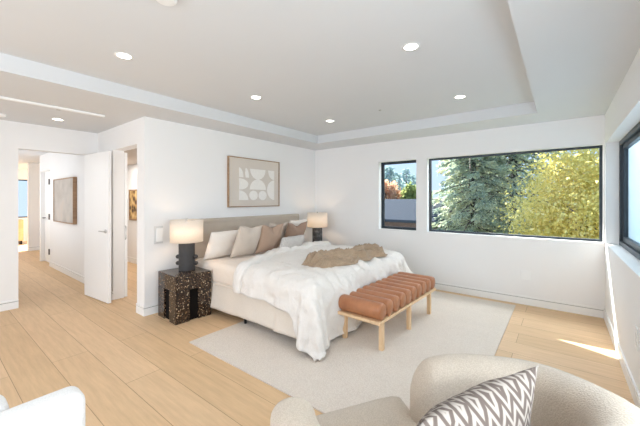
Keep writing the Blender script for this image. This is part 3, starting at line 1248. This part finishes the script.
artpoly([(0.0, 0.70)] + arc(0.0, 0.70, 0.11, 0.29, 0, 90))
artpoly(arc(0.17, 0.70, 0.09, 0.29, 0, 90) + [(0.155, 0.85), (0.17, 0.70)])
artpoly(arc(0.51, 0.98, 0.22, 0.32, 180, 360))
artpoly([(1.0, 0.98)] + arc(1.0, 0.98, 0.19, 0.30, 180, 270))
artpoly(arc(0.0, 0.50, 0.24, 0.17, -90, 90))
artpoly(arc(0.51, 0.345, 0.23, 0.32, 0, 180))
artpoly(arc(1.0, 0.345, 0.22, 0.32, 90, 270))
artpoly([(0.0, 0.02)] + arc(0.0, 0.02, 0.24, 0.29, 0, 90))
artpoly(arc(0.385, 0.165, 0.118, 0.148, 0, 345))
artpoly(arc(0.645, 0.165, 0.118, 0.148, 0, 345))
mk('cut_shape', bm, M_artwhite, t)

# picture in the hall
t = empty('framed_art', (-7.43, 1.73, 1.40), 'pale framed canvas on the hall wall beyond the open white door', 'picture')
bm = B()
bx(bm, -0.65, -0.63, -0.06, -0.002, -0.42, 0.42); bx(bm, 0.63, 0.65, -0.06, -0.002, -0.42, 0.42)
bx(bm, -0.63, 0.63, -0.06, -0.002, -0.42, -0.40); bx(bm, -0.63, 0.63, -0.06, -0.002, 0.40, 0.42)
mk('frame', bm, M_walnut, t)


def canvas_mat():
    m, nt, b = newmat('hall_canvas')
    tcx = nt.nodes.new('ShaderNodeTexCoord')
    n = nt.nodes.new('ShaderNodeTexNoise')
    n.inputs['Scale'].default_value = 2.5
    n.inputs['Detail'].default_value = 3
    nt.links.new(tcx.outputs['Object'], n.inputs['Vector'])
    r = ramp(nt, [(0.35, srgb(176, 167, 158)), (0.55, srgb(194, 186, 178)), (0.7, srgb(202, 186, 172))])
    nt.links.new(n.outputs['Fac'], r.inputs[0])
    nt.links.new(r.outputs[0], b.inputs['Base Color'])
    b.inputs['Roughness'].default_value = 0.9
    return m


bm = B(); bx(bm, -0.63, 0.63, -0.048, -0.002, -0.40, 0.40); mk('canvas', bm, canvas_mat(), t)

# picture in the closet room
t = empty('framed_art', (-7.50, 2.95, 1.30), 'narrow gold and brown framed print seen through the closet doorway', 'picture')
bm = B()
bx(bm, -0.22, -0.19, -0.03, -0.002, -0.34, 0.34); bx(bm, 0.19, 0.22, -0.03, -0.002, -0.34, 0.34)
bx(bm, -0.19, 0.19, -0.03, -0.002, -0.34, -0.31); bx(bm, -0.19, 0.19, -0.03, -0.002, 0.31, 0.34)
mk('frame', bm, M_walnut, t)


def print_mat():
    m, nt, b = newmat('gold_print')
    tcx = nt.nodes.new('ShaderNodeTexCoord')
    n = nt.nodes.new('ShaderNodeTexVoronoi')
    n.inputs['Scale'].default_value = 8
    nt.links.new(tcx.outputs['Object'], n.inputs['Vector'])
    r = ramp(nt, [(0.25, srgb(66, 44, 26)), (0.5, srgb(190, 150, 92)), (0.8, srgb(226, 196, 140))])
    nt.links.new(n.outputs['Distance'], r.inputs[0])
    nt.links.new(r.outputs[0], b.inputs['Base Color'])
    return m


bm = B(); bx(bm, -0.19, 0.19, -0.022, -0.002, -0.31, 0.31); mk('print', bm, print_mat(), t)

# cabinet at the far end of the hall
t = empty('dresser', (-13.7, 1.95, 0), 'light wooden dresser at the far end of the hall', 'dresser')
bm = B(); bx(bm, -0.25, 0.25, -0.55, 0.10, 0.12, 0.78); mk('body', bm, M_cabwood, t, bevel=0.005)
for y in (-0.5, 0.06):
    bm = B(); bx(bm, -0.2, 0.2, y - 0.02, y + 0.02, 0, 0.12); mk('leg', bm, M_black, t)
bm = B()
for k in range(3):
    bx(bm, 0.25, 0.262, -0.53, 0.08, 0.15 + k * 0.21, 0.34 + k * 0.21)
mk('drawer', bm, M_cabwood, t, bevel=0.003)

# ================================================================== rug
bm = B()
RX0, RX1, RY0, RY1 = -2.91, -0.475, 1.645, 4.88


def rugf(u, v):
    x = RX0 + (RX1 - RX0) * u; y = RY0 + (RY1 - RY0) * v
    e = min(u * 2.4, (1 - u) * 2.4, v * 3.2, (1 - v) * 3.2)
    if v == 0: y += 0.008 * nz(x * 3, 1)
    if u == 0: x += 0.008 * nz(y * 3, 2)
    return (x, y, 0.010)


V = grid(bm, 48, 64, rugf)
rug = mk('area_rug', bm, M_rug)
sd = rug.modifiers.new('solid', 'SOLIDIFY'); sd.thickness = 0.009; sd.offset = -1
tag(rug, 'large pale beige woven area rug under the bed and bench', 'rug')

# ================================================================== bench
bench = empty('bench', (-1.512, 3.295, 0.011), 'wooden bench with tan leather roll cushions at the foot of the bed', 'bench', rz=-0.035)
HL, HW = 0.73, 0.238
bm = B()
bx(bm, -HW, HW, -HL, HL, 0.262, 0.290)
mk('seat_frame', bm, M_ash, bench, bevel=0.004)
for y in (-0.63, -0.02, 0.57):
    for x in (-HW + 0.03, HW - 0.03):
        bm = B()
        bx(bm, x - 0.021, x + 0.021, y - 0.021, y + 0.021, 0, 0.262)
        mk('leg', bm, M_ash, bench, bevel=0.003)
NR = 10
pitch = (2 * HL - 0.02) / NR


def roll_bm():
    bm = B()
    n = 28
    prof = []
    r = 0.5
    Lh = HW - 0.002
    # superellipse section, rounded caps along X
    st = [(-Lh, 0.80), (-Lh + 0.006, 0.92), (-Lh + 0.02, 0.985), (-Lh + 0.04, 1.0)]
    st = st + [(-x, s) for x, s in reversed(st)]
    rings = []
    for x, s in st:
        ring = []
        for k in range(n):
            a = 2 * PI * k / n
            c, q = math.cos(a), math.sin(a)
            yy = math.copysign(abs(c) ** 0.9, c) * pitch * 0.512 * s
            zz = math.copysign(abs(q) ** 0.9, q) * 0.078 * s
            ring.append(bm.verts.new((x, yy, zz)))
        rings.append(ring)
    for a, b in zip(rings, rings[1:]):
        for k in range(n):
            bm.faces.new((a[k], a[(k + 1) % n], b[(k + 1) % n], b[k]))
    bm.faces.new(rings[0][::-1]); bm.faces.new(rings[-1])
    return bm


r0 = mk('cushion_roll', roll_bm(), M_leather, bench, smooth=True)
r0.location = (0, -HL + 0.01 + pitch * 0.5, 0.290 + 0.076)
for i in range(1, NR):
    c = r0.copy(); COL.objects.link(c); c.parent = bench
    c.location = (0, -HL + 0.01 + pitch * (i + 0.5), 0.290 + 0.076)

# ================================================================== barrel armchair in the foreground
AC = Vector((-0.30, 1.08))
chair = empty('armchair', (AC.x, AC.y, 0), 'beige boucle barrel armchair seen from above in the foreground', 'armchair')
# outline of the top of the wrap-around back: right arm end, far side, back, left arm end
RIM = [(-0.57, 1.385, 0.62), (-0.50, 1.44, 0.70), (-0.36, 1.51, 0.735), (-0.172, 1.565, 0.75), (-0.05, 1.56, 0.76), (0.056, 1.485, 0.78),
       (0.128, 1.40, 0.80), (0.186, 1.309, 0.82), (0.222, 1.19, 0.84), (0.228, 1.06, 0.85), (0.19, 0.92, 0.86), (0.11, 0.80, 0.85),
       (0.0, 0.71, 0.83), (-0.15, 0.645, 0.79), (-0.32, 0.62, 0.74), (-0.50, 0.635, 0.69), (-0.68, 0.69, 0.67), (-0.815, 0.775, 0.655), (-0.915, 0.875, 0.645)]


def catmull(P, m):
    P = [np.array(p) for p in P]
    Q = [2 * P[0] - P[1]] + P + [2 * P[-1] - P[-2]]
    out = []
    for i in range(1, len(Q) - 2):
        for k in range(m):
            t = k / m
            a, b, c, d = Q[i - 1], Q[i], Q[i + 1], Q[i + 2]
            out.append(0.5 * (2 * b + (c - a) * t + (2 * a - 5 * b + 4 * c - d) * t * t + (3 * b - a - 3 * c + d) * t ** 3))
    out.append(P[-1])
    return np.array(out)


TH = 0.17
pth = catmull(RIM, 10)
for _ in range(6):
    pth[1:-1] = 0.25 * pth[:-2] + 0.5 * pth[1:-1] + 0.25 * pth[2:]
tan_ = np.gradient(pth[:, :2], axis=0)
tan_ /= np.linalg.norm(tan_, axis=1)[:, None]
inw = np.stack([tan_[:, 1], -tan_[:, 0]], 1)           # towards the seat
if np.sum(inw * (AC.xy.to_tuple() - pth[:, :2] if False else (np.array([AC.x, AC.y]) - pth[:, :2]))) < 0:
    inw = -inw
cl = pth[:, :2] + inw * TH * 0.46
arcl = np.concatenate([[0], np.cumsum(np.linalg.norm(np.diff(cl, axis=0), axis=1))])
tot = arcl[-1]
tc_ = TH / 2
ss = [tc_ * (1 - math.cos(i / 14 * PI / 2)) for i in range(15)]
ss = ss + list(np.linspace(tc_, tot - tc_, 90)[1:-1]) + [tot - a for a in reversed(ss)]
bm = B()
rings = []
for q in ss:
    c0 = np.array([np.interp(q, arcl, cl[:, 0]), np.interp(q, arcl, cl[:, 1])])
    n0 = np.array([np.interp(q, arcl, inw[:, 0]), np.interp(q, arcl, inw[:, 1])]); n0 /= np.linalg.norm(n0)
    rim = float(np.interp(q, arcl, pth[:, 2])) + 0.012
    e = min(q, tot - q)
    hw = tc_ if e >= tc_ else math.sqrt(max(1e-8, tc_ ** 2 - (tc_ - e) ** 2))
    k = max(hw / tc_, 0.03)
    tr = tc_ * k
    rim -= (1 - k) * 0.09
    rr_ = tr * 0.8
    prof = [(-tr * 0.95, 0.05), (-tr, 0.25), (-tr, rim - rr_)]
    for a in range(1, 12):
        g = PI - PI * a / 12
        prof.append((tr * math.cos(g), rim - rr_ + rr_ * math.sin(g)))
    prof += [(tr, rim - rr_), (tr, 0.25), (tr * 0.95, 0.05)]
    rings.append([bm.verts.new((c0[0] + n0[0] * d - AC.x, c0[1] + n0[1] * d - AC.y, z)) for d, z in prof])
for a, b in zip(rings, rings[1:]):
    m = len(a)
    for j in range(m):
        bm.faces.new((a[j], a[(j + 1) % m], b[(j + 1) % m], b[j]))
bm.faces.new(rings[0][::-1]); bm.faces.new(rings[-1])
mk('backrest', bm, M_boucle, chair, smooth=True)


def seat_block(z0, z1, off, front, rnd):
    inner = [tuple(cl[i] + inw[i] * off) for i in range(6, len(cl) - 6, 4)]
    pts = inner + front
    cx = sum(p[0] for p in pts) / len(pts); cy = sum(p[1] for p in pts) / len(pts)
    bm = B()
    rings = []
    for ins, z in [(0, z0), (0, z1 - rnd), (rnd * 0.12, z1 - rnd * 0.6), (rnd * 0.4, z1 - rnd * 0.2), (rnd, z1), (0.16, z1 + 0.012), (0.30, z1 + 0.016)]:
        ring = []
        for x, y in pts:
            dx, dy = cx - x, cy - y
            L_ = math.hypot(dx, dy)
            ring.append(bm.verts.new((x + dx / L_ * ins - AC.x, y + dy / L_ * ins - AC.y, z)))
        rings.append(ring)
    m = len(pts)
    for a, b in zip(rings, rings[1:]):
        for j in range(m):
            bm.faces.new((a[j], a[(j + 1) % m], b[(j + 1) % m], b[j]))
    bm.faces.new(rings[0][::-1]); bm.faces.new(rings[-1])
    return bm


mk('seat_cushion', seat_block(0.29, 0.45, TH / 2 - 0.005, [(-0.94, 0.99), (-0.93, 1.05), (-0.90, 1.10), (-0.815, 1.245), (-0.73, 1.39), (-0.68, 1.46), (-0.65, 1.475)], 0.05), M_boucle, chair, smooth=True)
mk('seat_base', seat_block(0.05, 0.29, TH / 2 - 0.005, [(-0.85, 0.99), (-0.72, 1.22), (-0.58, 1.42)], 0.01), M_boucle, chair)
bm = B(); lathe(bm, [(0.34, 0.0), (0.34, 0.05)], 40); mk('plinth', bm, M_black, chair)


def knot_mat():
    """taupe pillow with raised pale interlocking key pattern"""
    m, nt, b = newmat('key_pattern')
    t = nt.nodes.new('ShaderNodeTexCoord')
    sp = nt.nodes.new('ShaderNodeSeparateXYZ')
    nt.links.new(t.outputs['Object'], sp.inputs[0])

    def math_(op, a, b_=None, c=None):
        n = nt.nodes.new('ShaderNodeMath'); n.operation = op
        for i, q in enumerate((a, b_, c)):
            if q is None: continue
            if isinstance(q, (int, float)): n.inputs[i].default_value = q
            else: nt.links.new(q, n.inputs[i])
        return n.outputs[0]
    # zig-zag lines: smooth square wave of x displaces stripes along z
    x, z = sp.outputs['X'], sp.outputs['Z']
    sq = math_('MULTIPLY', math_('PINGPONG', math_('ADD', x, 1.0), 0.027), 1.35)
    zz = math_('ADD', math_('ADD', z, sq), math_('MULTIPLY', x, 0.12))
    fr = math_('PINGPONG', zz, 0.0165)
    r = ramp(nt, [(0.0, srgb(96, 83, 76)), (0.46, srgb(102, 89, 81)), (0.60, srgb(158, 148, 138)), (1.0, srgb(168, 158, 149))])
    nt.links.new(math_('DIVIDE', fr, 0.0165), r.inputs[0])
    nt.links.new(r.outputs[0], b.inputs['Base Color'])
    b.inputs['Roughness'].default_value = 0.95
    bp = nt.nodes.new('ShaderNodeBump')
    bp.inputs['Strength'].default_value = 0.7
    bp.inputs['Distance'].default_value = 0.01
    nt.links.new(fr, bp.inputs['Height'])
    nt.links.new(bp.outputs[0], b.inputs['Normal'])
    return m


tp = math.atan2(0.92, 0.395)
o = pillow('pillow', 0.50, 0.48, 0.17, knot_mat(), (-0.28, 0.97, 0.465), tp, 0.30, 'taupe and cream key patterned pillow standing in the boucle armchair', None, seed=12, n=34)

# ================================================================== white armchair at the lower left
wc = empty('armchair', (-1.78, 0.12, 0), 'white armchair cut off at the lower left corner of the picture', 'armchair')
def slab(w0, w1, t0, t1, z0, z1): 
    b_ = B(); bx(b_, w0, w1, t0, t1, z0, z1); return b_
mk('backrest', slab(0.16, 0.30, -0.62, 0.295, 0.12, 0.66), M_whiteboucle, wc, bevel=0.045, seg=5, smooth=True)
mk('back_cushion', slab(0.0, 0.155, -0.60, 0.095, 0.12, 0.665), M_whiteboucle, wc, bevel=0.045, seg=5, smooth=True)
mk('seat_cushion', slab(0.30, 0.86, -0.50, 0.16, 0.22, 0.40), M_whiteboucle, wc, bevel=0.04, seg=4, smooth=True)
for y0, y1 in ((0.16, 0.29), (-0.62, -0.50)):
    mk('armrest', slab(0.30, 0.86, y0, y1, 0.12, 0.45), M_whiteboucle, wc, bevel=0.04, seg=4, smooth=True)
mk('seat_base', slab(0.30, 0.84, -0.50, 0.16, 0.10, 0.22), M_whiteboucle, wc, bevel=0.01)
for x in (0.22, 0.80):
    for y in (-0.56, 0.23):
        mk('leg', slab(x - 0.02, x + 0.02, y - 0.02, y + 0.02, 0, 0.12), M_black, wc)

# ================================================================== outside
GZ = -3.2
bm = B(); bx(bm, -40, 30, 5.6, 70, GZ - 0.2, GZ)
mk('ground', bm, M_ground, kind='structure')
# roof overhang above the window wall
bm = B()
ey = 1.62
z_e = 2.55
vs = [(-4.6, YB + T, z_e), (0.9, YB + T, z_e), (0.9, 6.72, z_e), (-1.15, 6.72, z_e), (-1.9, 7.03, z_e), (-4.6, 7.2, z_e)]
lo = [bm.verts.new(v) for v in vs]; hi = [bm.verts.new((v[0], v[1], v[2] + 0.2)) for v in vs]
bm.faces.new(lo[::-1]); bm.faces.new(hi)
for i in range(6): bm.faces.new((lo[i], lo[(i + 1) % 6], hi[(i + 1) % 6], hi[i]))
mk('roof_overhang', bm, M_trim, kind='structure')


def leaves(name, P, Dn, size, aspect, mat, parent, droop=None):
    """a mesh of many small leaf quads (two triangles folded along the rib)"""
    n = len(P)
    d = Dn / np.linalg.norm(Dn, axis=1)[:, None]
    r = RNG.normal(size=(n, 3))
    s = np.cross(d, r); s /= np.linalg.norm(s, axis=1)[:, None]
    nn = np.cross(d, s)
    Ls = size * (0.6 + 0.8 * RNG.random(n))[:, None]
    a = P; b = P + d * Ls * 0.5 + s * Ls * aspect + nn * Ls * 0.08; c = P + d * Ls; e = P + d * Ls * 0.5 - s * Ls * aspect + nn * Ls * 0.08
    co = np.stack([a, b, c, e], 1).reshape(-1, 3)
    me = bpy.data.meshes.new(name)
    me.vertices.add(n * 4); me.vertices.foreach_set('co', co.astype(np.float32).ravel())
    me.loops.add(n * 4); me.loops.foreach_set('vertex_index', np.arange(n * 4, dtype=np.int32))
    me.polygons.add(n); me.polygons.foreach_set('loop_start', np.arange(0, n * 4, 4, dtype=np.int32))
    try: me.polygons.foreach_set('loop_total', np.full(n, 4, np.int32))
    except Exception: pass
    me.update(calc_edges=True); me.validate()
    me.materials.append(mat)
    o = bpy.data.objects.new(name, me); link(o, parent)
    return o


def conifer(x, y, h, rad, nb, label, mat, group, leaf=0.24, per=60, z0=GZ):
    t = empty('conifer_tree', (x, y, z0), label, 'tree', group)
    bm = B(); tube(bm, [(0, 0, 0), (0.05, 0, h * 0.5), (0, 0, h)], [0.03 * h * 0.9, 0.018 * h, 0.01], 10)
    mk('trunk', bm, M_bark, t, smooth=True)
    Ps, Ds = [], []
    bmb = B()
    for i in range(nb):
        f = (i + RNG.random()) / nb
        z = h * (0.14 + 0.85 * f)
        ln = rad * (1 - f) ** 0.8 * (0.65 + 0.5 * RNG.random()) + 0.15
        a = i * 2.399 + RNG.random() * 0.5
        dirv = np.array([math.cos(a), math.sin(a), 0])
        perp = np.array([-dirv[1], dirv[0], 0])
        m = int(per * (0.4 + ln / rad))
        s = RNG.random(m) ** 0.7
        wob = RNG.normal(size=(m, 3)) * 0.06
        side = (RNG.random(m) * 2 - 1) * 0.30 * ln * (1.05 - s)
        zz = z - 0.30 * ln * s ** 1.4 + 0.10 * ln * np.maximum(0, s - 0.7)
        P = dirv * (s * ln)[:, None] + perp * side[:, None] + np.array([0, 0, 1]) * (zz - abs(side) * 0.25)[:, None] + wob
        D = dirv * 0.8 + perp * np.sign(side)[:, None] * 0.7 + np.array([0, 0, -0.55]) + RNG.normal(size=(m, 3)) * 0.35
        Ps.append(P); Ds.append(D)
        if ln > 0.5:
            tube(bmb, [tuple(dirv * (q * ln) + np.array([0, 0, z - 0.30 * ln * q ** 1.4])) for q in (0, 0.4, 0.9)], [0.05, 0.03, 0.01], 5)
    mk('branches', bmb, M_bark, t)
    leaves('foliage', np.concatenate(Ps), np.concatenate(Ds), leaf, 0.16, mat, t)
    return t


def broadleaf(x, y, zc, rx, ry, rz, n, label, mat, group, leaf=0.15, nclump=60, z0=GZ):
    t = empty('broadleaf_tree', (x, y, z0), label, 'tree', group)
    bm = B()
    tube(bm, [(0, 0, 0), (0.1, 0, (zc - z0) * 0.5), (0, 0.05, zc - z0)], [0.18, 0.14, 0.06], 10)
    for k in range(9):
        a = k * 2.4; e = RNG.random()
        tube(bm, [(0.05, 0, (zc - z0) * (0.45 + 0.05 * k)), (0.45 * rx * math.cos(a), 0.45 * ry * math.sin(a), zc - z0 + rz * (0.1 + 0.2 * e)), (0.85 * rx * math.cos(a), 0.85 * ry * math.sin(a), zc - z0 + rz * (0.2 + 0.4 * e))], [0.07, 0.04, 0.012], 6)
    mk('trunk', bm, M_bark, t, smooth=True)
    c = RNG.normal(size=(nclump, 3)); c /= np.linalg.norm(c, axis=1)[:, None]
    c *= (0.35 + 0.65 * RNG.random(nclump) ** 0.5)[:, None]
    idx = RNG.integers(0, nclump, n)
    off = RNG.normal(size=(n, 3)) * 0.17
    P = (c[idx] + off) * np.array([rx, ry, rz]) + np.array([0, 0, zc - z0])
    D = RNG.normal(size=(n, 3)) + np.array([0, 0, -0.8]) + c[idx] * 0.6
    leaves('foliage', P, D, leaf, 0.28, mat, t)
    return t


G1 = 'trees outside the windows'
conifer(-2.0, 19.0, 15, 5.0, 190, 'tall dark conifer with the thick trunk behind the yellow tree', M_needles, G1, leaf=0.24, per=150)
conifer(-3.5, 16.9, 10.5, 2.5, 150, 'broad drooping conifer filling the left half of the wide window', M_needles, G1, leaf=0.22, per=120)
conifer(-4.6, 27.0, 15, 4.4, 120, 'blue green conifer further back between the two nearer conifers', M_needles2, G1, leaf=0.34, per=120)
broadleaf(1.05, 13.2, 0.42, 2.3, 1.9, 2.5, 55000, 'bright yellow autumn tree close outside the wide window', M_maple, G1, leaf=0.105, nclump=200)
broadleaf(-11.7, 24.6, 1.6, 1.0, 1.0, 1.1, 4200, 'orange autumn tree above the grey roof in the small window', M_orange, G1, leaf=0.26)
broadleaf(-9.3, 24.6, 1.3, 1.0, 1.0, 1.2, 4200, 'pale green tree right behind the grey roof in the small window', M_green, G1, leaf=0.26)
far_ = [(-14.6, 31, 8.3, 2.2), (-16.3, 37, 8.1, 2.3), (-17.6, 43, 9.2, 2.6), (-18.9, 49, 8.8, 2.7)]
fl = ['far conifer at the left edge of the small window view', 'far conifer second from left above the orange tree', 'far conifer standing mid view in the small window', 'far conifer at the right edge of the small window view']
for (x, y, h, r), lb in zip(far_, fl):
    conifer(x, y, h, r, 70, lb, M_needles2, G1, leaf=0.42, per=40)

# neighbour house below the small window
hs = empty('neighbor_house', (-9.5, 19.5, GZ), 'low neighbouring house with grey shingle roof outside the small window', 'house')
bm = B(); bx(bm, -4, 4.2, -2.2, 2.2, 0, 3.55); mk('house_wall', bm, M_brickred, hs)
bm = B()
vs = [(-4.5, -2.8, 3.32), (4.7, -2.8, 3.32), (4.7, 0, 4.5), (-4.5, 0, 4.5), (4.7, 2.8, 3.32), (-4.5, 2.8, 3.32)]
v1 = [bm.verts.new(v) for v in vs]; v2 = [bm.verts.new((v[0], v[1], v[2] + 0.15)) for v in vs]
for f in ((0, 1, 2, 3), (3, 2, 4, 5)):
    bm.faces.new([v1[i] for i in f][::-1]); bm.faces.new([v2[i] for i in f])
for a, b in ((0, 1), (1, 2), (2, 4), (4, 5), (5, 3), (3, 0)):
    bm.faces.new((v1[a], v1[b], v2[b], v2[a]))
mk('roof', bm, M_roof, hs)
bm = B()
bx(bm, -0.2, 0.9, -2.24, -2.2, 1.4, 2.4)
mk('window', bm, M_frame, hs)
